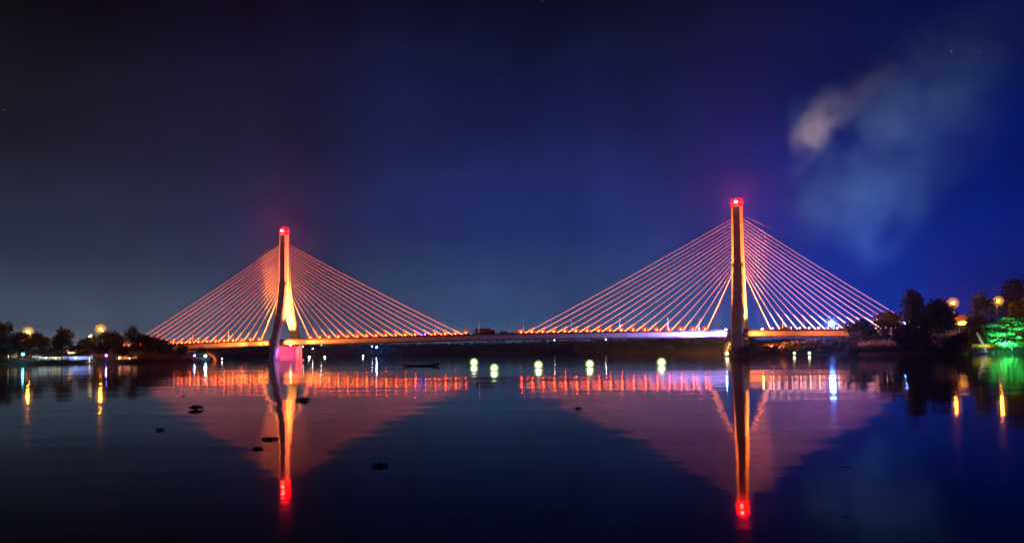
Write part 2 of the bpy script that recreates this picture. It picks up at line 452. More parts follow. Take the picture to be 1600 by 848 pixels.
tree('low rounded tree at the right end of the deck, beside the blue floodlight', 1345, 372, 497, 52, n=3600, base=2, group=RB, mat=LEAFD)
tree('rounded tree behind the last lit stay cables on the right', 1384, 376, 485, 48, n=3600, base=3, group=RB, mat=LEAFD)
tree('tall feathery tree right of the last stay cables', 1430, 352, 450, 60, kind='feather', n=5600, base=2.5, group=RB, name='feathery_tree', leaf=.55)
tree('large dark round-topped tree left of the yellow-lit house', 1466, 345, 466, 66, n=6000, base=2, group=RB)
tree('dark bushy tree below the feathery tree at the water', 1425, 330, 503, 70, kind='bush', n=2600, base=1, group=RB, name='bushy_tree')
tree('dark bushy tree below the yellow-lit house at the water', 1490, 326, 516, 52, kind='bush', n=2000, base=1, group=RB, name='bushy_tree')
tree('dark tree between the two orange street lamps on the right bank', 1528, 372, 458, 50, n=4600, base=2, group=RB)
tree('tall loose-crowned tree behind the rightmost orange street lamp', 1588, 400, 432, 70, n=6000, base=6, group=RB, kind='feather', name='feathery_tree', leaf=.6)
tree('dark tree right of the rightmost orange street lamp behind the green-lit tree', 1604, 372, 462, 66, n=5000, base=4, group=RB)
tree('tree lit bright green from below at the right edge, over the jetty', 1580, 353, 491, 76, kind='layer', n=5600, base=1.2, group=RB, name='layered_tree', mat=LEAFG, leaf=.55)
tree('dark bushy tree behind the gangway, below the tree between the lamps', 1533, 358, 500, 40, kind='bush', n=2600, base=2, group=RB, name='bushy_tree')
tree('low bushy tree below the white zigzag stair on the dark shore', 1512, 345, 517, 30, kind='bush', n=1500, base=2, group=RB, name='bushy_tree')

def scrub(name, spans, mat, n, leaf):
    qs = []
    for (x, y, z, sx, sy, sz) in spans: qs.append((x, y, z, sx, sy, sz))
    o = link(name, quad_mesh(name, leaf_cloud(qs, n, leaf), mat), None); o['kind'] = 'stuff'
    return o
sp = []
for px in np.arange(1150, 1345, 5.0):
    topz = height(px, np.interp(px, [1150, 1168, 1220, 1240, 1330], [541, 540, 535, 530, 525]), 392)
    p = at(px + rng.uniform(-2, 2), 389 + rng.uniform(-2, 3))
    sp.append((p.x, p.y, topz * .45, 3.0, 3, topz * .55))
for i in range(60):
    u_ = rng.uniform(); p = at(1322, 382).lerp(at(1344, 344), u_) + Vector((rng.uniform(0, 26), rng.uniform(0, 8), 0)) * rng.uniform(.1, 1)
    sp.append((p.x, p.y, 1.6, 2.8, 2.8, rng.uniform(1.6, 3.4)))
scrub('bank_scrub', sp, LEAFD, 13000, .5)
sp = []
for px in np.arange(-60, 330, 4.0):
    D = np.interp(px, [-60, 0, 110, 230, 290, 330], [375, 391, 397, 395, 411, 450])
    p = at(px, D + 2); hh = rng.uniform(1.5, 3.2)
    sp.append((p.x, p.y, hh * .4, 2.2, 2, hh * .6))
scrub('waterside_reeds', sp, LEAFD, 6000, .45)
sp = []
for px in np.arange(1340, 1640, 5.0):
    D = np.interp(px, [1340, 1440, 1500, 1520, 1600, 1640], [350, 321, 331, 353, 350, 338])
    p = at(px, D + 2); hh = rng.uniform(2.0, 5.0) if px < 1505 else rng.uniform(.4, 1.0)
    sp.append((p.x, p.y, hh * .4, 2.6, 2, hh * .6))
scrub('shore_undergrowth', sp, LEAFD, 7000, .5)
sp = []
for px in np.arange(180, 1180, 7.0):
    D = np.interp(px, [180, 420, 640, 800, 900, 1000, 1200], [1000, 1080, 1120, 1080, 960, 900, 900])
    for k in range(4):
        dd = D + 20 + 90 * k + rng.uniform(-20, 20); p = at(px + rng.uniform(-4, 4), dd)
        zb = np.interp(dd - D, [0, 60, 200, 500], [1, 8, 16, 22]); hh = rng.uniform(5, 10)
        sp.append((p.x, p.y, zb + hh * .4, 7, 7, hh * .6))
scrub('distant_wood', sp, LEAFD, 26000, 1.5)
sp = []
for px in np.arange(900, 1150, 5.0):
    D = np.interp(px, [905, 960, 1040, 1100, 1150], [820, 740, 670, 610, 560])
    for k in range(2):
        if k == 0 and px > 1050: continue
        dd = D + 18 + 60 * k + rng.uniform(-8, 8); p = at(px + rng.uniform(-3, 3), dd)
        zb = np.interp(dd - D, [0, 6, 20, 60, 140], [0, 2.5, 5, 9, 12]); hh = rng.uniform(3, 6)
        sp.append((p.x, p.y, zb + hh * .3, 4, 4, hh * .6))
scrub('far_bank_scrub', sp, LEAFD, 12000, .8)

# ------------------------------------------------------------------ the bridge
ANG = -0.27337
P0 = Vector((-145.04, 494.82, 0.0))
U = Vector((math.cos(ANG), math.sin(ANG), 0)); N = Vector((-U.y, U.x, 0))
SPAN = 290.0
def BL(s, w, z): return P0 + U * s + N * w + Vector((0, 0, z))   # bridge coordinates -> world
def deck_z(s): return 12.6 - 4.2e-5 * (s - 170) ** 2            # middle of the fascia
bridge = thing('cable_stayed_bridge', 'long cable-stayed bridge with two red-topped pylons lit orange across the river', 'bridge', P0, ANG)
HALF = 10.2
deck = MB()
ss = list(np.arange(-190, 432, 6.0))
rings = []
for s in ss:
    z = deck_z(s)
    rings.append([(s, w, z + dz) for w, dz in ((-HALF, 1.3), (-HALF, -1.1), (-HALF + .5, -1.4), (-5.5, -1.9), (5.5, -1.9), (HALF - .5, -1.4), (HALF, -1.1), (HALF, 1.3))])
deck.loft([r[::-1] for r in rings])
deck_o = deck.build('deck', DECKCON, bridge)
rd = MB()
rd.loft([[(s, w, deck_z(s) + dz) for w, dz in ((-9.2, 1.304), (-9.2, 1.30), (9.2, 1.30), (9.2, 1.304))] for s in ss])
rd.build('roadway', ASPHALT, deck_o)
for w in (-9.85, 9.85):
    pr = MB()
    pr.loft([[(s, w + dw, deck_z(s) + dz) for dw, dz in ((-.15, 1.3), (.25, 1.3), (.12, 2.2), (-.12, 2.2))] for s in ss])
    par = pr.build('parapet', DARKSTEEL, deck_o)
    rl = MB()
    rl.tube([(s, w, deck_z(s) + 2.75) for s in ss], .07, 5)
    for s in np.arange(-188, 430, 3.0): rl.tube([(s, w, deck_z(s) + 2.2), (s, w, deck_z(s) + 2.75)], .05, 4)
    rl.build('hand_rail', DARKSTEEL, deck_o)
for w in (-1.2, 1.2):
    md = MB(); md.loft([[(s, w + dw, deck_z(s) + dz) for dw, dz in ((-.2, 1.304), (.2, 1.304), (.12, 1.95), (-.12, 1.95))] for s in ss])
    md.build('median_kerb', DECKCON, deck_o)

def oct_ring(s, w, z, ls, lw, ch):
    a, b = ls / 2, lw / 2
    return [(s + x, w + y, z) for x, y in ((-a + ch, -b), (a - ch, -b), (a, -b + ch), (a, b - ch), (a - ch, b), (-a + ch, b), (-a, b - ch), (-a, -b + ch))]
def make_pylon(s0, idx):
    py = link('pylon', MB().loft([oct_ring(s0, 0, z, ls, lw, 1.35) for z, ls, lw in ((47.5, 6.9, 7.6), (52, 6.7, 6.6), (58, 6.5, 6.2), (84, 6.0, 5.6), (84.5, 5.6, 5.2))]).me('pylon_mast', CONCRETE), None, bridge)
    for sg in (-1, 1):
        rg = []
        lk = .74 if idx == 0 else .92
        nb = 1.0 if sg < 0 else 0.5
        for z, w, ls, lw in ((-1.0, 12.0 + 1.4 * nb, 7.2, 4.3), (2, 12.0 + 1.2 * nb, 7.2, 4.2), (9, 12.0 + .5 * nb, 7.2, 4.1), (13, 11.8, 7.1, 4.1), (19, 9.2, 7.0, 4.0), (25, 6.9, 6.9, 3.9), (31, 5.1, 6.8, 3.8), (38, 3.5, 6.7, 3.7), (45, 2.2, 6.6, 3.6), (50, 1.7, 6.5, 3.5)):
            if sg > 0: w *= 1.0 + .28 * min(1, max(0, (50 - z) / 25))
            rg.append(oct_ring(s0, sg * w, z, ls * (lk + (1 - lk) * max(0, z) / 50), lw, .9))
        MB().loft(rg).build('leg', CONCRETE, py)
    # solid pier wall between the legs below the deck
    MB().loft([oct_ring(s0, 1.6, z, 4.6, lw, .4) for z, lw in ((-1, 25), (4, 25.4), (9.2, 25.8))]).build('pier_wall', CONCRETE, py)
    MB().loft([oct_ring(s0, 0, z, 8.6, 36, 1.5) for z in (-2, .5)]).build('pile_cap', CONCRETE, py)
    # beacon; its glowing dome is enlarged to imitate the red halo
    bc = MB().tube([(s0, 0, 84.5), (s0, 0, 85.1)], 1.5, 12).build('beacon', DARKSTEEL, py)
    MB().tube([(s0, 0, 85.0), (s0, 0, 85.7), (s0, 0, 87.2), (s0, 0, 88.2), (s0, 0, 88.7)], [2.6, 3.0, 2.9, 2.1, 1.0], 16).build('beacon_glow', G_BEACON, bc, smooth=True)
    MB().ball((s0 - 0.1, -3.1, 86.4), .7, 10, 6).build('beacon_bulb', G_CORE, bc, smooth=True)
    return py
pylL = make_pylon(0.0, 0); pylL['label'] = 'left pylon, farther from the camera'
pylR = make_pylon(SPAN, 1)
pylR.matrix_local = Matrix.Translation((SPAN, 0, 0)) @ Matrix.Rotation(-0.16, 4, 'Z') @ Matrix.Translation((-SPAN, 0, 0))   # the deck bends slightly here
pylR['label'] = 'right pylon, nearer the camera'

# stay cables
def zaxis(d): return d.to_track_quat('Z', 'Y')
tube_me = MB().tube([(0, 0, 1.6), (0, 0, 4.0), (0, 0, 9.0)], [.26, .2, .06], 8).me('flare_glow', G_TUBE, True)
tuber_me = MB().tube([(0, 0, 1.6), (0, 0, 5.0), (0, 0, 12.0)], [.26, .2, .06], 8).me('flare_glow', G_TUBER, True)
tubev_me = MB().tube([(0, 0, 1.6), (0, 0, 4.0), (0, 0, 9.0)], [.26, .2, .06], 8).me('flare_glow', G_TUBEV, True)
sleeve_me = MB().tube([(0, 0, 0), (0, 0, 6.5), (0, 0, 9.0)], [.32, .26, .13], 10).me('cable_sleeve', WHITEP, True)
bulb_me = MB().ball((0, 0, 0), .46, 10, 6).me('anchor_floodlight', G_ANCHOR, True)
HALO_K = halo_mat('red_halo_shell', (1.0, 0.04, 0.006), 1.8, .34)
halo_mes = [MB().ball((0, 0, 0), r_, 12, 8).me('halo_shell', HALO_K, True) for r_ in (.8, 1.25, 1.8)]  # glow shells imitating the red halo of each anchor lamp
bulbr_me = MB().ball((0, 0, 0), .42, 10, 6).me('anchor_floodlight', G_ANCHORR, True)
bulbp_me = MB().ball((0, 0, 0), .46, 10, 6).me('anchor_floodlight', G_ANCHORP, True)
base_me = MB().box((0, 0, -.45), (.7, .7, .3)).tube([(0, 0, -.4), (0, 0, .8)], .12, 6).me('floodlight_base', DARKSTEEL)
def cable(sp, side, k, mat, first, step, lit=True, bulb=bulb_me):
    sa = sp + side * (first + step * k)
    f = k / 16.0
    ztop = 46.0 + (77.2 - 46.0) * min(f, 1.06)
    A = Vector((sa, 0, deck_z(sa) + 1.3)); B = Vector((sp + side * (3.3 - f * .3), 0, ztop))
    d = B - A; Ln = d.length
    q = zaxis(d.normalized())
    nseg = 10
    vary = 1.0 if k == 0 else rng.uniform(.66, 1.18)
    sag = Ln * 0.006
    pts = [(0, 0, Ln * i / nseg) for i in range(nseg + 1)]
    dn = q.inverted() @ Vector((0, 0, -1))
    pts = [Vector(p) + dn * sag * 4 * (i / nseg) * (1 - i / nseg) for i, p in enumerate(pts)]
    o = MB().tube(pts, .11, 6).build('stay_cable', SHEATH, bridge)
    o.rotation_mode = 'QUATERNION'; o.rotation_quaternion = q; o.location = A
    off = q.inverted() @ Vector((0, -.12, 0))
    if lit:
        MB().tube([p + off for p in pts], [(.10 - .066 * (i / nseg) ** .6) * vary for i in range(nseg + 1)], 6).build('cable_glow', mat, o)  # glowing strip imitates floodlight on the cable, thinning upward to fade
        tb = link('flare_glow', tubev_me if bulb is bulbp_me else tuber_me if bulb is bulbr_me else tube_me, None, o); tb.location = off * 2.6  # emissive tube imitates the floodlight flare on the cable foot
        b = link('anchor_floodlight', bulb, None, o); b.location = q.inverted() @ Vector((side * .3, -.95, 1.75))
        if bulb is bulb_me:
            for hm in halo_mes: link('halo_shell', hm, None, o).location = b.location
        e = link('floodlight_base', base_me, None, o); e.location = q.inverted() @ Vector((side * .3, -.95, .6)); e.rotation_mode = 'QUATERNION'; e.rotation_quaternion = q.inverted()
    link('cable_sleeve', sleeve_me, None, o)
    if not lit: o['label'] = 'unlit outermost stay cable'
    return o
for k in range(17):
    cable(0, -1, k, G_LINE_O if k == 0 else G_LINE_W, 18.5, 6.9)
    cable(0, 1, k, G_LINE_O if k == 0 else G_LINE_W, 19.5, 6.75, bulb=bulbp_me if k == 12 else bulb_me)
    cable(SPAN, -1, k, G_LINE_O if k == 0 else G_LINE_P, 18.5, 6.75)
    cable(SPAN, 1, k, G_LINE_O if k == 0 else G_LINE_R, 17.0, 4.75, bulb=bulbr_me)
cable(0, 1, 17, None, 20.5, 6.85, False)
cable(SPAN, -1, 17, None, 19.5, 6.85, False)
cable(SPAN, 1, 17.8, None, 17.0, 6.0, False)
cable(0, -1, 17, None, 19.5, 6.85, False)

# piers under the ends of the side spans
for s in (-134, 392):
    pp = MB()
    for w in (-6, 6): pp.loft([oct_ring(s, w, z, 2.4, 3.0, .4) for z in (-1, deck_z(s) - 1.85)])
    pp.box((s, 0, deck_z(s) - 2.35), (3.0, 17, .8))
    pp.build('end_pier', CONCRETE, bridge)

# floodlights that wash the pylons and the fascia
flood_me = MB().tube([(0, 0, 0), (0, 0, .5)], [.35, .5], 10).me('floodlight', DARKSTEEL, True)
lens_me = MB().tube([(0, 0, .5), (0, 0, .54)], .44, 10).me('floodlight_lens', G_FLOOD)
def flood(parent, loc, target, col, power, cone, blend=.6, lens=True):
    q = zaxis((Vector(target) - Vector(loc)).normalized())
    f = link('floodlight', flood_me, None, parent); f.location = loc; f.rotation_mode = 'QUATERNION'; f.rotation_quaternion = q
    if lens:
        l = link('floodlight_lens', lens_me, None, f)
    p2 = Vector(loc) + (Vector(target) - Vector(loc)).normalized() * .75
    spot('floodlight_beam', parent, p2, target, col, power, cone, blend, .3)
ORANGE = (1.0, 0.14, 0.014); AMBER = (1.0, 0.42, 0.10); HOT = (1.0, 0.38, 0.08)
for pyl, s0 in ((pylL, 0.0), (pylR, SPAN)):
    dz = deck_z(s0) + 1.6
    flood(pyl, (s0, -8.5, dz), (s0, 8.2, 33), HOT, 340000, 62)
    flood(pyl, (s0, 8.5, dz), (s0, -8.2, 33), HOT, 200000, 62)
    for sg in (-1, 1):
        flood(pyl, (s0 + sg * 14, -2.4, dz), (s0 + sg * 2.6, -3.0, 50), ORANGE, 1300000, 58, .8)
        flood(pyl, (s0 + sg * 14, 3.6, dz), (s0 + sg * 2.6, 4.0, 40), ORANGE, 320000, 64, .8)
        flood(pyl, (s0 + sg * 12, -2.2, dz), (s0 + sg * 2.6, -1.5, 74), (1.0, .15, .016), 4600000, 34, .7)
# fascia washers on short arms from the near legs
for s0, sg, col, pw in ((0, -1, (1.0, .19, .03), 400000), (0, 1, (1.0, .19, .03), 480000), (SPAN, -1, (0.48, 0.30, 1.0), 620000), (SPAN, 1, (1.0, 0.20, 0.035), 480000)):
    pyl = pylL if s0 == 0 else pylR
    lo = (s0 + sg * 3.9, -18.0, deck_z(s0) - 1.5); tg = (s0 + sg * 75, -HALF - 1.5, deck_z(s0))
    MB().tube([(s0 + sg * 2.6, -16.5, lo[2] - .2), (lo[0], lo[1], lo[2] - .2)], .12, 6).build('lamp_bracket', DARKSTEEL, pyl)
    flood(pyl, lo, tg, col, pw * 1.9, 44, .7, False)
    flood(pyl, (lo[0], lo[1], lo[2] + .8), (s0 + sg * 16, -HALF, deck_z(s0)), col, pw * .22, 110, 1.0, False)
# coloured lamps under the deck that light the pier walls
def under(pyl, s, w, z, tgt, col, pw, cone=110):
    flood(pyl, (s, w, z), tgt, col, pw, cone, .7, False)
under(pylL, 17, -4, 9.0, (2.7, 0, 5), (1.0, 0.025, 0.075), 34000)
under(pylL, 14, -9, 9.3, (2.6, -14, 5), (0.42, 0.12, 1.0), 30000, 34)
under(pylR, SPAN - 9, 13, 8.6, (SPAN - 70, 190, 4), (1.0, 0.42, 0.16), 3.0e6, 50)
under(pylL, 12, 9, 9.3, (3.2, 14, 5), (1.0, 0.10, 0.03), 30000, 60)
under(pylR, SPAN + 17, 2, 9.0, (SPAN + 20, 8, 0), (1.0, 0.16, 0.03), 90000, 140)
under(pylR, SPAN - 16, 4, 9.0, (SPAN - 2.7, 2, 3), (1.0, 0.3, 0.12), 26000, 110)
hot_me = MB().ball((0, 0, 0), .55, 10, 6).me('work_lamp', G_FLOOD, True)
link('work_lamp', hot_me, None, pylL, (11, -HALF - .6, deck_z(11) - 1.7))

# lamp posts on the deck
ORD = 'first second third fourth fifth sixth seventh eighth ninth tenth eleventh twelfth thirteenth fourteenth fifteenth sixteenth'.split()
def post_mesh():
    return (MB().tube([(0, 0, 0), (0, 0, 8.6)], [.22, .15], 8).me('post', WHITEP, True),
            MB().tube([(0, 0, 8.6), (0, .25, 9.1), (0, 1.0, 9.45), (0, 1.7, 9.5)], [.15, .13, .11, .1], 6).me('arm', STEEL, True),
            MB().box((0, 1.9, 9.5), (.26, .75, .14)).me('lamp_head', DARKSTEEL),
            MB().box((0, 0, .12), (.45, .45, .24)).me('base_plate', STEEL))
POST = post_mesh()
def lamp_post(s, side, label):
    p = BL(s, side * 9.4, deck_z(s) + 1.3)
    o = thing('lamp_post', label, 'lamp post', p, ANG + (0 if side < 0 else math.pi), 'unlit lamp posts along the bridge deck')
    for nm, me in zip(('post', 'arm', 'lamp_head', 'base_plate'), POST): link(nm, me, None, o)
near_s = [-121, -93, -65, -37, 29, 57, 84, 111, 139, 167, 196, 224, 251, 268, 312, 336, 357]
far_s = [-107, -79, -51, -24, 40, 65, 92, 124, 152, 180, 208, 236, 260, 305, 325]
def place_words(lst, s):
    L_ = [q for q in lst if q < 0]; M1 = [q for q in lst if 0 < q < 145]; M2 = [q for q in lst if 145 < q < SPAN]; R_ = [q for q in lst if q > SPAN]
    if s in L_: return ORD[len(L_) - 1 - L_.index(s)] + ' to the left of the left pylon'
    if s in M1: return ORD[M1.index(s)] + ' to the right of the left pylon'
    if s in M2: return ORD[len(M2) - 1 - M2.index(s)] + ' to the left of the right pylon'
    return ORD[R_.index(s)] + ' to the right of the right pylon'
for s in near_s: lamp_post(s, -1, 'unlit lamp post on the near deck edge, ' + place_words(near_s, s))
for s in far_s: lamp_post(s, 1, 'unlit lamp post on the far deck edge, ' + place_words(far_s, s))

# ------------------------------------------------------------------ vehicles on the deck
wheel_me = MB().tube([(0, -.14, 0), (0, .14, 0)], .5, 14).me('wheel', RUBBER, True)
def wheels(o, spots, r=.5):
    for x, y in spots:
        w = link('wheel', wheel_me, None, o, (x, y, r)); w.scale = (r / .5,) * 3
def prism(prof, y0, y1):
    n = len(prof); v = [(x, y0, z) for x, z in prof] + [(x, y1, z) for x, z in prof]
    f = [tuple(range(n)), tuple(range(2 * n - 1, n - 1, -1))] + [(k, k + n, (k + 1) % n + n, (k + 1) % n) for k in range(n)]
    return MB().add(v, f)
s = 142; p = BL(s, -6.5, deck_z(s) + 1.31)
lo = thing('lorry', 'dark red lorry with a yellow side rail stopped at mid-span', 'lorry', p, ANG)
MB().box((-1.2, 0, 3.1), (9.6, 2.4, 2.3)).build('cargo_box', REDP, lo)
MB().box((-1.0, -1.26, 2.15), (10.0, .1, .5)).build('side_rail', YELLOWP, lo)
MB().box((0, 0, 1.4), (11.8, .9, 1.1)).build('chassis', DARKSTEEL, lo)
cab = prism([(4.0, 1.0), (6.2, 1.0), (6.2, 2.1), (5.8, 3.2), (4.0, 3.2)], -1.2, 1.2).build('cab', REDP, lo)
MB().box((5.1, -1.21, 2.55), (1.0, .04, .7)).build('window', GLASSD, cab)
wheels(lo, [(x, y) for x in (-4.6, -3.3, 4.9) for y in (-1.1, 1.1)])
def van(name, label, cat, s, w, ln, hh, paint, grp=None):
    p = BL(s, w, deck_z(s) + 1.31)
    o = thing(name, label, cat, p, ANG, grp)
    a = ln / 2
    b = prism([(-a, .4), (a, .4), (a, 1.1), (a - .9, 1.25), (a - 1.7, hh), (-a + .15, hh), (-a, hh * .6)], -.95, .95).build('body', paint, o)
    for x in np.arange(-a + .8, a - 1.8, 1.1): MB().box((x, -.955, hh * .72), (.85, .03, hh * .22)).build('window', GLASSD, b)
    wheels(o, [(x, y) for x in (-a + .9, a - .9) for y in (-.85, .85)], .36)
    hl = MB().box((a + .01, -.65, .85), (.06, .35, .22)).build('headlight', WHITEP, b); 
    MB().box((a + .01, .65, .85), (.06, .35, .22)).build('headlight', WHITEP, b)
    return o
van('van', 'white van on the deck just right of the lorry at mid-span', 'van', 154.5, -6.5, 5.6, 2.3, WHITEP)
van('minibus', 'pale minibus parked on the deck right of the right pylon', 'minibus', 314, -6.5, 6.6, 2.6, WHITEP)
van('parked_car', 'white car on the deck between the minibus and the blue floodlight', 'car', 323, -6.5, 4.4, 1.5, WHITEP)
vc = van('car', 'car with a white headlight on the deck left of the mid-span lamp posts', 'car', 131, -6.5, 4.3, 1.5, REDP)
for y in (-.65, .65): MB().ball((2.2, y, .85), .16, 8, 5).build('headlamp_bulb', G_WHITE, vc)

# ------------------------------------------------------------------ lamps of all kinds
def bulb_lamp(name, label, cat, px, py, D, ground, glass, r, group=None, arm=0.0, post_mat=STEEL):
    """a lamp on a post: base on the ground, glass bulb at the picture point"""
    p = at(px, D); z = height(px, py, D)
    o = thing(name, label, cat, (p.x, p.y, ground), 0.0, group)
    h = z - ground
    MB().tube([(arm, 0.1, -.5), (arm, 0.1, h * .6), (arm, 0.1, h + (.2 if arm else -.05))], [.16, .13, .09], 8).build('post', post_mat, o, smooth=True)
    if arm: MB().tube([(arm, .1, h + .1), (arm * .4, .05, h + .5), (0, 0, h + r + .15)], .07, 6).build('arm', post_mat, o)
    MB().tube([(0, 0, h + r * .55), (0, 0, h + r * 1.05)], [r * 1.25, r * .5], 10).build('lamp_head', DARKSTEEL, o)
    MB().ball((0, 0, h), r, 12, 8).build('bulb', glass, o, smooth=True)
    fr = {'sodium_bulb': HALO_A, 'red_sodium_bulb': HALO_R, 'cyan_lamp_glass': HALO_C, 'ice_blue_lamp_glass': HALO_C}.get(glass.name)
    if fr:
        for k in ((1.5, 2.2, 3.0, 4.0) if 'sodium' in glass.name else (1.5, 2.1)): MB().ball((0, 0, h), r * k, 16, 10).build('halo_shell', fr, o, smooth=True)  # nested glow shells paint the halo round the bulb
    return o
SG = 'orange street lamps on the banks'
bulb_lamp('street_lamp', 'leftmost orange street lamp, above the low dark trees', 'street lamp', 44, 518, 430, 5, G_SODIUM, .75, SG, 1.0)
bulb_lamp('street_lamp', 'orange street lamp on the left bank right of the pale poles', 'street lamp', 157, 514, 425, 5, G_SODIUM, .75, SG, 1.0)
bulb_lamp('street_lamp', 'red-orange street lamp above the yellow-lit house on the right bank', 'street lamp', 1490, 473, 395, 8, G_SODIUMR, .75, SG, 0.8)
bulb_lamp('street_lamp', 'rightmost orange street lamp, above the green-lit tree', 'street lamp', 1561, 470, 372, 6, G_SODIUM, .62, SG, -0.8)
bulb_lamp('shore_lamp', 'cyan lamp at the water on the far left', 'shore lamp', 36, 553, 396, 1.5, G_CYAN, .5)
bulb_lamp('shore_lamp', 'small blue lamp on the left bank below the second orange street lamp', 'shore lamp', 166, 555, 397, 1.5, G_VIOL, .32)
bulb_lamp('shore_lamp', 'violet lamp under the left side span', 'shore lamp', 304, 555, 440, 1.2, G_VIOL, .36)
bulb_lamp('shore_lamp', 'bright ice-blue lamp at the water under the left side span', 'shore lamp', 321, 555.5, 442, 1.2, G_ICE, .6)
bulb_lamp('shore_lamp', 'faint white lamp right of the ice-blue lamp under the left side span', 'shore lamp', 347, 560, 520, .5, G_WHITE, .22)
FS = 'small lights on the far shore'
for px, py, r, lab in ((483, 557, .95, 'first bright warm lamp on the far shore right of the left pylon'), (507.5, 557, .75, 'second warm lamp on the far shore right of the left pylon'), (567, 555.5, .7, 'warm lamp on the far shore left of the blue lamp')):
    bulb_lamp('far_lamp', lab, 'lamp', px, py, 1075, .3, G_WHITE, r, FS)
bulb_lamp('far_lamp', 'blue lamp on the far hill under the left half of the main span', 'lamp', 588, 542, 1160, 6, G_BLUE, .8, FS)
bulb_lamp('far_lamp', 'small white lamp right beside the blue lamp on the far hill', 'lamp', 581, 540.5, 1165, 6, G_WHITE, .5, FS)
for px, py, lab in ((488.5, 544.5, 'upper small white lamp on the far hill by the left pylon'), (473.5, 541, 'tiny lamp on the far hill touching the left pylon'), (501.5, 538.5, 'tiny lamp on the far hill close under the deck')):
    bulb_lamp('far_lamp', lab, 'lamp', px, py, 1180, 8, G_WHITE, .5, FS)
for px, py, r, lab in ((946, 529.5, .55, 'upper white lamp on the far right bank under the deck'), (943, 542, .55, 'lower white lamp on the far right bank'), (866, 531, .35, 'tiny white lamp on the far hill at mid-span')):
    bulb_lamp('far_lamp', lab, 'lamp', px, py, 900, 6, G_WHITE, r, FS)

def deck_flood(label, s, w, dz, glass, r, col=None, pw=0, tgt=None):
    p = BL(s, w, deck_z(s) + 1.3)
    o = thing('stage_floodlight', label, 'floodlight', p, ANG)
    MB().tube([(0, 0, 0), (0, 0, dz - r)], .12, 8).build('stand', DARKSTEEL, o)
    MB().box((0, .12 + r * .4, dz), (r * 2.3, r * .8, r * 2.0)).build('housing', DARKSTEEL, o)
    MB().ball((0, 0, dz), r, 12, 8).build('lens', glass, o, smooth=True)
    if glass is G_BLUE:
        for k in (1.4, 1.9, 2.5): MB().ball((0, 0, dz), r * k, 16, 10).build('halo_shell', HALO_B, o, smooth=True)  # nested glow shells paint the blue flare round the lens
    return o
deck_flood('dazzling blue-white floodlight at the right end of the deck', 336.5, -8.5, 3.8, G_BLUE, 1.45)
deck_flood('blue floodlight seen through the trees at the end of the right side span', 372, -8.5, 4.0, G_BLUE, .6)
deck_flood('small blue-white floodlight on the deck left of the right pylon', SPAN - 7.6, -8.5, 1.0, G_ICE, .42)
deck_flood('small amber floodlight on the deck right of the right pylon', SPAN + 11.5, -8.5, 1.2, G_AMBER, .55)
bulb_lamp('shore_lamp', 'white lamp shining through the leaves left of the feathery tree', 'shore lamp', 1389, 507, 385, 5, G_ICE, .45)

# fishing lanterns afloat
LG = 'fishing lanterns floating on the river'
def lantern(label, px, py, D, r=.2, glass=G_LANT):
    p = at(px, D); h = max(.45, height(px, py, D))
    o = thing('floating_lantern', label, 'lantern', (p.x, p.y, 0), rng.uniform(0, 3), LG)
    raft = MB()
    for k in (-1, 0, 1): raft.tube([(-.55, k * .3, .02), (.55, k * .3, .02)], .1, 8)
    rf = raft.build('raft', WOOD, o)
    MB().box((-.35, 0, .14), (.1, .85, .05)).box((.35, 0, .14), (.1, .85, .05)).build('cross_bar', WOOD, rf)
    MB().tube([(0, 0, .1), (0, 0, h - r * 1.3)], .035, 6).build('stake', WOOD, o)
    MB().tube([(0, 0, h - r * 1.0), (0, 0, h - r * .8)], [r * .8, r * .6], 10).build('fuel_tank', DARKSTEEL, o)
    MB().ball((0, 0, h), r * .85, 12, 8, 1.15).build('mantle', glass, o, smooth=True)
    MB().ball((0, 0, h), r * 1.05, 14, 10, 1.1).build('inner_halo', HALO_G, o, smooth=True)  # this shell and the next imitate the lantern's green glow
    MB().ball((0, 0, h), r * 1.5, 16, 10, 1.05).build('outer_halo', HALO_G, o, smooth=True)
    MB().tube([(0, 0, h + r * 1.56), (0, 0, h + r * 1.75)], [r * .35, r * .12], 10).build('hood', DARKSTEEL, o)
    return o
lantern('leftmost white-green fishing lantern, at the middle of the river', 740, 566, 185, .72)
lantern('lowest and nearest fishing lantern, second from the left', 771.5, 575, 126, .52)
lantern('fishing lantern in front of the first stays of the right fan', 840.5, 570, 145, .60)
lantern('fishing lantern between the third and the fifth of the row', 920.5, 568.5, 148, .60)
lantern('large fishing lantern left of the violet reflection', 1032.5, 566, 155, .68)
lantern('fishing lantern just left of the right pylon at the bank', 1135, 552, 360, .7)
lantern('left one of the two fishing lanterns near the scrub right of the right pylon', 1240, 551.5, 372, .55)
lantern('right one of the two fishing lanterns near the scrub right of the right pylon', 1263.5, 551.5, 372, .6)

# canoe
p = at(657, 182)
cn = thing('canoe', 'dark wooden canoe with a raised bow drifting before the left fan reflection', 'canoe', (p.x, p.y, 0), R(-4))
st = []
Lc = 9.0
for i in range(15):
    x = -Lc / 2 + Lc * i / 14; t_ = abs(2 * i / 14 - 1)
    wd = .62 * (1 - t_ ** 2.6) + .03; sh = .34 + (.62 if x > 0 else .28) * t_ ** 3; kb = -.12 + .35 * t_ ** 4
    st.append([(x, -wd, sh), (x, -wd * .8, kb * .4 + sh * .2), (x, 0, kb), (x, wd * .8, kb * .4 + sh * .2), (x, wd, sh), (x, wd * .88, sh - .03), (x, 0, kb + .07), (x, -wd * .88, sh - .03)])
MB().loft(st).build('hull', HULL, cn)
for x in (-2.4, 0.2, 2.3): MB().box((x, 0, .3), (.25, 1.0, .05)).build('thwart', WOOD, cn)
MB().tube([(-3.2, -.3, .42), (1.2, .3, .46)], .03, 6).build('paddle', WOOD, cn)

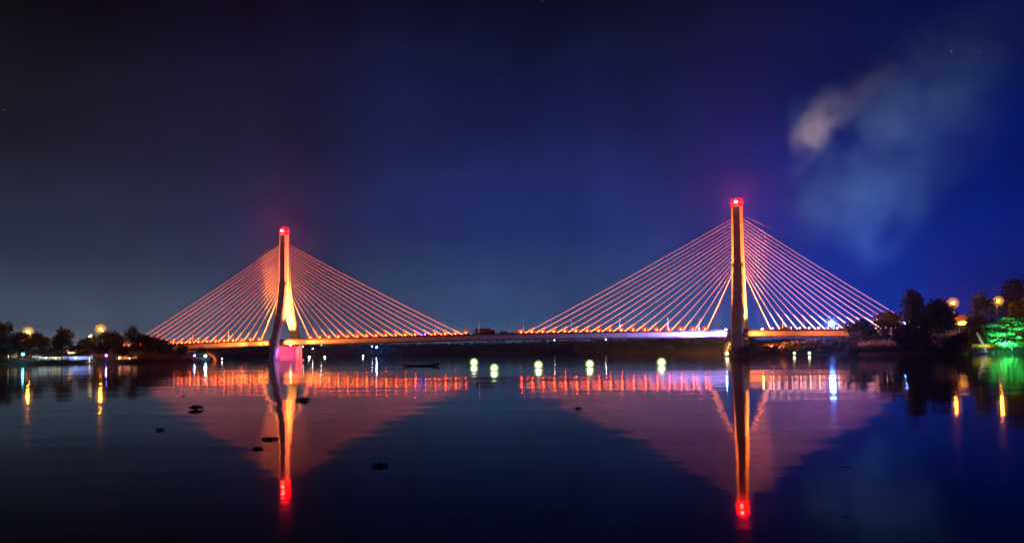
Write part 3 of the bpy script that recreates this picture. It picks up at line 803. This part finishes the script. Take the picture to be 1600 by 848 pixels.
# water hyacinth clumps
HG = 'water hyacinth clumps adrift'
def clump(label, px, py, wpx, n=70, flat=1.0):
    hy = 511 + F * math.tan(R(2)) - (px - 783.5) * math.tan(R(.7)); D = CAM_H * F / (py - hy)
    p = at(px, D); wd = wpx / F * D
    o = thing('water_hyacinth', label, 'water plant', (p.x, p.y, 0), 0, HG)
    q = []
    for i in range(n * 2):
        a = rng.uniform(0, 6.28); r = wd * .5 * math.sqrt(rng.uniform()); x, y = r * math.cos(a), r * math.sin(a) * 1.3
        hgt = wd * .28 * flat * (1.1 - r / wd * 1.4) * rng.uniform(.3, 1.3)
        s_ = wd * rng.uniform(.06, .13); b = rng.uniform(0, 6.28); tl = rng.uniform(-.5, .9)
        d = Vector((math.cos(b), math.sin(b), tl)).normalized(); e = Vector((-math.sin(b), math.cos(b), 0))
        c = Vector((x, y, hgt + .01))
        q += [c - d * s_, c - e * s_ * .7, c + d * s_ * 1.2, c + e * s_ * .7]
    link('leaves', quad_mesh('leaves', np.array([tuple(v) for v in q]), WEED), None, o)
    m = MB()
    for i in range(14):
        a = i * 2.4; r = wd * .3 * (i / 14) ** .5
        m.tube([(0, 0, -.03), (r * math.cos(a), r * math.sin(a) * 1.3, wd * .12 * flat)], wd * .015, 5)
    m.build('stems', WEED, o)
clump('large leafy clump left of the left pylon reflection', 306, 639, 21, 110, 1.0)
clump('leafy clump touching the right side of the left pylon reflection', 473, 625.5, 20, 90, .8)
clump('flat clump just left of the red part of the pylon reflection', 422, 685.5, 24, 70, .4)
clump('small clump left of the flat clump and lower', 402, 700.5, 17, 60, .5)
clump('tiny clump between the flat clump and the pylon reflection', 430, 692, 6, 30, .6)
clump('faint clump at the left below the bank reflection', 251, 671, 14, 60, .7)
clump('dark clump in the middle of the black foreground water', 592, 727, 24, 60, .5)
clump('small spiky clump below the first stays of the right fan', 901, 638, 13, 50, .7)
clump('small clump below the red streaks on the left', 287, 619, 6, 30, .7)
# pale scraps afloat
def scrap(label, px, py, wpx):
    hy = 511 + F * math.tan(R(2)) - (px - 783.5) * math.tan(R(.7)); D = CAM_H * F / (py - hy)
    p = at(px, D); a = wpx / F * D / 2
    ring = [(a * math.cos(t) * (1 + .25 * math.sin(3 * t)), a * .8 * math.sin(t), .012 + .05 * a * math.cos(2 * t)) for t in np.linspace(0, 2 * math.pi, 12, endpoint=False)]
    low = [(x * .9, y * .9, z - .03) for x, y, z in ring]
    o = MB().loft([low, ring]).build('floating_leaf', PALE, None, p)
    tag(o, label, 'leaf', 'pale leaves afloat')
scrap('pale floating leaf below the right fan reflection', 1318, 728, 14)
scrap('pale floating leaf low in the black water at the right', 1317, 804, 13)
scrap('pale floating leaf below the red-orange lamp reflection', 1501, 663, 22)
scrap('pale floating leaf alone at the left below the cyan reflection', 42, 666, 8)

# ------------------------------------------------------------------ left bank buildings
def room_light(parent, loc, col, power, size=.3):
    loc = (loc[0], loc[1] if loc[1] < 0 else -.3, loc[2])
    spot('lamp_beam', parent, loc, (loc[0], loc[1] + 4, loc[2] - .9), col, power, 150, .5, size)
def pavilion(name, label, cat, px0, px1, D, zbase, h, wallmat, roofmat, lightcol, power, nposts=5, depth=5.0, strip=None):
    a, b = at(px0, D), at(px1, D); c = (a + b) / 2; w = (b - a).length
    o = thing(name, label, cat, (c.x, c.y, zbase), math.atan2(b.y - a.y, b.x - a.x))
    MB().box((0, depth / 2, -.4), (w + .6, depth + .6, 1.0)).build('plinth', CONCRETE, o)
    MB().box((0, depth - .1, h / 2 + .1), (w, .2, h)).build('back_wall', wallmat, o)
    r = MB(); 
    r.loft([[(-w / 2 - .6, -.7, h + .02), (-w / 2 - .6, depth / 2, h + 1.5), (-w / 2 - .6, depth + .5, h + .02), (-w / 2 - .6, depth / 2, h + 1.3)],
            [(w / 2 + .6, -.7, h + .02), (w / 2 + .6, depth / 2, h + 1.5), (w / 2 + .6, depth + .5, h + .02), (w / 2 + .6, depth / 2, h + 1.3)]])
    r.build('roof', roofmat, o)
    for i in range(nposts):
        x = -w / 2 + w * i / (nposts - 1)
        MB().tube([(x, 0, .1), (x, 0, h)], .11, 8).build('post', wallmat, o)
    if strip:
        MB().box((0, -.75, h - .08), (w, .08, .16)).build('light_strip', strip, o)
    room_light(o, (0, depth * .45, h - .5), lightcol, power)
    return o
STR_W = glow('white_strip_lamp', (0.75, 0.95, 1.0), 2.2); STR_B = glow('blue_strip_lamp', (0.12, 0.2, 1.0), 3); STR_Y = glow('yellow_strip_lamp', (0.9, 1.0, 0.45), 2)
pavilion('open_pavilion', 'open shelter with a white light strip right of the cyan lamp', 'shelter', 52, 66, 399, 1.6, 2.6, PLASTER, ROOFM, (.7, .95, 1.0), 900, 4, strip=STR_W)
pavilion('open_pavilion', 'dim white-lit shelter between the white strip and the yellow strip', 'shelter', 68.5, 80, 399, 1.6, 2.4, PLASTER, ROOFM, (.85, .9, 1.0), 900, 4)
pavilion('open_pavilion', 'shelter with a yellow-green light strip left of the blue pavilion', 'shelter', 82, 96, 399, 1.6, 2.2, PLASTER, ROOFM, (.8, 1.0, .5), 700, 4, strip=STR_Y)
pavilion('pavilion', 'long pavilion lit blue from inside below the pale poles', 'pavilion', 98, 138, 400, 1.4, 2.6, PLASTER, ROOFM, (.2, .32, 1.0), 5200, 7, strip=STR_B)
pavilion('bar_hut', 'riverside hut lit orange inside, right of the small blue lamp', 'hut', 178, 195, 398, 1.3, 2.4, PLASTER, ROOFM, (1.0, .35, .1), 2400, 5)
pavilion('small_hut', 'smaller orange-lit hut right of the riverside hut', 'hut', 199, 207, 399, 1.3, 2.0, PLASTER, ROOFM, (1.0, .4, .2), 700, 3)
pavilion('white_hut', 'pale little house at the far left edge left of the cyan lamp', 'hut', 8, 19, 402, 2.6, 2.6, PLASTER, ROOFM, (1.0, .8, .4), 700, 3)
# pair of pale poles
for px, top, r, lab in ((121, 516, .28, 'taller of the two pale poles on the left bank'), (114.7, 522, .2, 'shorter of the two pale poles on the left bank')):
    p = at(px, 440); z0 = 5.0
    o = thing('pale_pole', lab, 'pole', (p.x, p.y, z0))
    hh = height(px, top, 440) - z0
    MB().tube([(0, 0, -.5), (0, 0, hh)], [r, r * .8], 10).build('shaft', WHITEP, o)
    MB().box((0, 0, .35), (1.6, 1.6, .7)).build('footing', CONCRETE, o)
    MB().ball((0, 0, hh + .2), r * 1.1, 8, 6).build('cap', WHITEP, o)
# lit house behind the poles
p = at(118, 446)
hs = thing('house', 'yellow-lit low house at the foot of the two pale poles', 'house', (p.x, p.y, 5.0))
MB().box((0, 0, 1.3), (7.5, 4, 3.0)).build('wall', PLASTER, hs)
MB().loft([[(-4.2, -2.6, 2.82), (-4.2, 0, 4.3), (-4.2, 2.6, 2.82)], [(4.2, -2.6, 2.82), (4.2, 0, 4.3), (4.2, 2.6, 2.82)]]).build('roof', ROOFM, hs)
for x in (-2.2, 1.8): MB().box((x, -2.02, 1.5), (1.2, .06, 1.1)).build('window', glow('lit_window', (1.0, .75, .3), 2.2), hs)
room_light(hs, (0, -5, 4.2), (1.0, .75, .35), 3500)
# bare tree wound with lights
p = at(140, 396)
dt = thing('bare_tree', 'small bare tree lit warm white right of the blue pavilion', 'tree', (p.x, p.y, 1.3))
mb = MB(); mb.tube([(0, 0, -.3), (.1, 0, 1.4), (0, 0, 2.4)], [.22, .18, .12], 7)
for a, l in ((.6, 2.4), (2.5, 2.7), (1.5, 2.6), (2.0, 2.0), (1.0, 2.2)):
    mb.tube([(.05, 0, 1.5), (math.cos(a) * l * .6, .1, 1.6 + math.sin(a) * l * .55), (math.cos(a) * l, .15, 1.6 + math.sin(a) * l)], [.11, .08, .04], 5)
mb.build('trunk', WHITEP, dt)
room_light(dt, (.4, -1.6, .5), (1.0, .75, .45), 700)
# white triangular sign board
p = at(140.5, 432)
sg = thing('sign_board', 'white triangular sign board left of the second orange street lamp', 'sign', (p.x, p.y, 5.0))
hz = height(140.5, 524, 432) - 5.0
MB().add([(-1.5, 0, hz - .6), (1.2, 0, hz - .9), (1.2, 0, hz + 1.0), (-1.5, .12, hz - .6), (1.2, .12, hz - .9), (1.2, .12, hz + 1.0)], [(0, 1, 2), (5, 4, 3), (0, 3, 4, 1), (1, 4, 5, 2), (2, 5, 3, 0)]).build('panel', WHITEP, sg)
for x in (-.6, .9): MB().tube([(x, .2, -.3), (x, .2, hz)], .08, 6).build('post', STEEL, sg)
room_light(sg, (-.6, -2.2, hz - 1.4), (1.0, .85, .4), 900)

# ------------------------------------------------------------------ right bank buildings
p = at(1500, 398); zb = height(1500, 513, 398)
hr = thing('house', 'yellow-lit house with a grey roof below the red-orange street lamp', 'house', (p.x, p.y, zb - 2.5), R(-12))
w_ = 24 / F * 398
MB().box((0, 0, 3.4), (w_, 6, 6.0)).build('wall', surface('ochre_plaster', (.62, .42, .14), .8, .7, .12, .15), hr)
rf = MB().loft([[(-w_ / 2 - .8, -4.2, 6.0), (-w_ / 2 - .8, -3.9, 6.25), (-w_ / 2 - .8, 3.4, 9.9), (-w_ / 2 - .8, 3.6, 6.0)], [(w_ / 2 + .8, -4.2, 6.0), (w_ / 2 + .8, -3.9, 6.25), (w_ / 2 + .8, 3.4, 9.9), (w_ / 2 + .8, 3.6, 6.0)]]).build('roof', ROOFM, hr)
MB().box((0, -4.4, 4.2), (w_ + 1, 3.0, .25)).build('balcony', CONCRETE, hr)
for x in np.linspace(-w_ / 2, w_ / 2, 6): MB().tube([(x, -5.7, 4.3), (x, -5.7, 6.0)], .1, 6).build('post', WHITEP, hr)
for x in (-2.6, 0, 2.6): MB().box((x, -3.02, 5.1), (1.2, .06, 1.3)).build('window', GLASSD, hr)
room_light(hr, (0, -4.6, 5.7), (1.0, .55, .08), 20000)
# pale zigzag stair / frame on the dark slope
p = at(1494, 352); zb = height(1494, 542, 352)
stt = thing('steel_stair', 'pale zigzag stair frame climbing the dark bank below the yellow-lit house', 'stair', (p.x, p.y, zb))
hh = height(1494, 511, 352) - zb
for x in (-1.7, 1.5): MB().tube([(x, 0, -1), (x, 0, hh)], .16, 6).build('post', WHITEP, stt)
for k, (z0, z1) in enumerate(((0, .42), (.42, .5), (.5, 1.0))):
    if k != 1:
        MB().box(((-.1), 0, hh * z1), (3.6, 1.2, .18)).build('landing', WHITEP, stt)
        a_ = (-1.6, 0, hh * z0 + .2) if k == 0 else (1.5, 0, hh * z0 + .2)
        b_ = (1.5, 0, hh * z1) if k == 0 else (-1.6, 0, hh * z1)
        MB().tube([a_, b_], .14, 6).build('flight', WHITEP, stt)
room_light(stt, (2.2, -4.5, hh * .5), (1.0, .85, .7), 260)
# jetty with yellow rail
p0, p1 = at(1522, 336), at(1560, 338)
c = (p0 + p1) / 2; wj = (p1 - p0).length
jt = thing('jetty', 'yellow-railed jetty on piles left of the green-lit tree', 'jetty', (c.x, c.y, 0), math.atan2(p1.y - p0.y, p1.x - p0.x))
zd = height(1540, 543.5, 337)
for i in range(12):
    MB().box((-wj / 2 + wj * (i + .5) / 12, 0, zd), (wj / 12 - .06, 3.0, .16)).build('plank', WOOD, jt)
for x in np.linspace(-wj / 2 + .3, wj / 2 - .3, 5):
    for y in (-1.3, 1.3): MB().tube([(x, y, -1.2), (x, y, zd + .05)], .14, 7).build('pile', WOOD, jt)
for y in (-1.45, 1.45):
    for zz in (.45, .95, 1.5): MB().box((0, y, zd + zz), (wj, .1, .28)).build('rail', YELLOWP, jt)
    for x in np.linspace(-wj / 2 + .1, wj / 2 - .1, 7): MB().box((x, y + (.1 if y > 0 else -.1), zd + .85), (.14, .1, 1.6)).build('rail_post', YELLOWP, jt)
room_light(jt, (-wj * .2, -3.5, zd + 2.2), (.85, 1.0, .15), 900)
# gangway ramp, brightly lit
a_ = at(1525, 334); zt = height(1525, 520, 334); b_ = at(1539.5, 330); zl = height(1539.5, 549, 330)
rp = thing('gangway', 'white-lit gangway slanting down to the boat by the jetty', 'gangway', (b_.x, b_.y, zl))
v0 = Vector((0, 0, 0)); v1 = Vector((a_.x - b_.x, a_.y - b_.y, zt - zl))
MB().tube([v0, v1], .2, 8).build('stringer', WHITEP, rp)
MB().tube([v0 + Vector((1.2, 1.2, .6)), v1 + Vector((1.2, 1.2, .6))], .2, 8).build('stringer', YELLOWP, rp)
for i in range(1, 10):
    q = v0.lerp(v1, i / 10); MB().box((q.x + .6, q.y + .6, q.z + .25), (1.3, 1.1, .1), .6).build('tread', WHITEP, rp)
room_light(rp, (-1.0, -4.0, 5.0), (.75, .9, 1.0), 1500)
# moored boat
p = at(1531, 328)
mbt = thing('moored_boat', 'pale boat moored under the gangway by the jetty', 'boat', (p.x, p.y, 0), R(8))
st = []
for i in range(11):
    x = -3.4 + 6.8 * i / 10; t_ = abs(2 * i / 10 - 1); wd = .95 * (1 - t_ ** 3) + .05; sh = .85 + .3 * t_ ** 2; kb = -.2 + .4 * t_ ** 4
    st.append([(x, -wd, sh), (x, -wd * .8, .15), (x, 0, kb), (x, wd * .8, .15), (x, wd, sh), (x, wd * .85, sh - .04), (x, 0, .3), (x, -wd * .85, sh - .04)])
MB().loft(st).build('hull', WHITEP, mbt)
MB().box((.4, 0, 1.25), (1.8, 1.3, .9)).build('cabin', CANVAS, mbt)
MB().box((.4, -.66, 1.35), (1.3, .03, .4)).build('window', GLASSD, mbt)
# green garden floodlight that lights the tree
p = at(1569, 341); zg = 1.0
gf = thing('garden_floodlight', 'green floodlight at the water under the right-hand tree', 'floodlight', (p.x, p.y, zg))
MB().tube([(0, 0, -1.5), (0, 0, .1)], .12, 6).build('stake', DARKSTEEL, gf)
MB().box((0, 0, .3), (.7, .4, .5)).build('housing', DARKSTEEL, gf)
MB().box((0, .215, .3), (.55, .03, .38)).build('lens', glow('green_glass', (.05, 1.0, .3), 25), gf)
spot('floodlight_beam', gf, (0, .35, .5), (9, 11, 9), (.06, .9, .26), 150000, 80, .7)
spot('floodlight_beam', gf, (0, .35, .3), (5, 10, 2.0), (.05, 1.0, .55), 16000, 90, .6)

# ------------------------------------------------------------------ smoke and haze
def volume_mat(name, col, density, g):
    m = bpy.data.materials.new(name); t = NT(m); t.n.remove(t.b)
    v = t.new('ShaderNodeVolumePrincipled')
    v.inputs['Color'].default_value = (*col, 1); v.inputs['Density'].default_value = density; v.inputs['Anisotropy'].default_value = g
    t.l.new(v.outputs[0], t.out.inputs['Volume'])
    return m, t, v
DS = 620.0
puffs = [(1232, 440, 34, .22), (1246, 400, 46, .22), (1262, 355, 58, .22), (1284, 312, 60, .2), (1310, 275, 54, .2), (1316, 240, 40, .4),
         (1278, 192, 40, 1.3), (1304, 176, 38, .9), (1306, 212, 34, .7), (1350, 205, 62, .35), (1350, 330, 80, .16), (1400, 170, 72, .36), (1470, 125, 84, .3), (1545, 80, 92, .22), (1400, 260, 80, .2), (1500, 200, 80, .14)]
smk, st_, sv = volume_mat('smoke', (.85, .84, .83), 0.0, 0.2)
tcn = st_.new('ShaderNodeTexCoord')
nz = st_.new('ShaderNodeTexNoise'); nz.inputs['Scale'].default_value = 0.026; nz.inputs['Detail'].default_value = 7.0; nz.inputs['Roughness'].default_value = .6
st_.l.new(tcn.outputs['Object'], nz.inputs['Vector'])
warp = st_.new('ShaderNodeVectorMath', operation='MULTIPLY_ADD')
st_.l.new(nz.outputs['Color'], warp.inputs[0]); warp.inputs[1].default_value = (44, 44, 44)
st_.l.new(tcn.outputs['Object'], warp.inputs[2])
acc = None
xs, ys, zs = [], [], []
for px, py, r, k in puffs:
    p = at(px, DS); z = height(px, py, DS); rr = r / F * DS * 1.15
    xs += [p.x - rr, p.x + rr]; zs += [z - rr, z + rr]; ys += [DS - rr, DS + rr]
    sb = st_.new('ShaderNodeVectorMath', operation='SUBTRACT'); st_.l.new(warp.outputs[0], sb.inputs[0]); sb.inputs[1].default_value = (p.x + 22, p.y + 22, z + 22)
    ln = st_.new('ShaderNodeVectorMath', operation='LENGTH'); st_.l.new(sb.outputs[0], ln.inputs[0])
    mr = st_.new('ShaderNodeMapRange', interpolation_type='SMOOTHSTEP'); st_.l.new(ln.outputs['Value'], mr.inputs['Value'])
    mr.inputs['From Min'].default_value = rr * 1.25; mr.inputs['From Max'].default_value = rr * .1; mr.inputs['To Min'].default_value = 0; mr.inputs['To Max'].default_value = k
    if acc is None: acc = mr.outputs[0]
    else:
        ad = st_.new('ShaderNodeMath', operation='ADD'); st_.l.new(acc, ad.inputs[0]); st_.l.new(mr.outputs[0], ad.inputs[1]); acc = ad.outputs[0]
nm = st_.new('ShaderNodeMapRange'); st_.l.new(nz.outputs['Fac'], nm.inputs['Value']); nm.inputs['From Min'].default_value = .38; nm.inputs['From Max'].default_value = .66; nm.inputs['To Min'].default_value = .0; nm.inputs['To Max'].default_value = 2.0
m1 = st_.new('ShaderNodeMath', operation='MULTIPLY'); st_.l.new(acc, m1.inputs[0]); st_.l.new(nm.outputs[0], m1.inputs[1])
m2 = st_.new('ShaderNodeMath', operation='MULTIPLY'); st_.l.new(m1.outputs[0], m2.inputs[0]); m2.inputs[1].default_value = 0.016
st_.l.new(m2.outputs[0], sv.inputs['Density'])
bx = [(min(q) - 10 + max(q) + 10) / 2 for q in (xs, ys, zs)]; bd = [max(q) - min(q) + 20 for q in (xs, ys, zs)]
MB().box(bx, bd).build('smoke', smk)['kind'] = 'stuff'
# added lamps, unseen sources behind the bridge, put in to light the smoke
def added_smoke_lamp(label, px, D, tx, ty, col, power, cone):
    p = at(px, D)
    o = thing('added_smoke_lamp', label, 'floodlight', (p.x, p.y, 10))
    MB().tube([(0, 0, -3), (0, 0, .8)], .3, 8).build('stand', DARKSTEEL, o)
    MB().tube([(-.1, 0, .6), (.1, .0, 1.7)], .7, 12).build('housing', DARKSTEEL, o)
    h = at(tx, DS)
    spot('added_smoke_beam', o, (0, 0, 2), (h.x - p.x, DS - p.y, height(tx, ty, DS) - 10), col, power, cone, .9, .6)
added_smoke_lamp('added warm lamp on the far right bank behind the right fan, aimed at the smoke', 1000, 760, 1290, 190, (1.0, .60, .40), 1.15e7, 9)
added_smoke_lamp('added blue lamp behind the trees right of the deck, aimed up at the smoke', 1440, 600, 1370, 230, (.17, .36, .85), 3.6e6, 80)

hz_m, _, _ = volume_mat('haze', (.82, .90, 1.0), HAZE_D, HAZE_G)
HZ_TOP = bx[2] + bd[2] / 2 + 15
MB().box((0, 850, (HZ_TOP - 5) / 2), (4000, 2900, HZ_TOP + 5)).build('haze', hz_m)['kind'] = 'stuff'
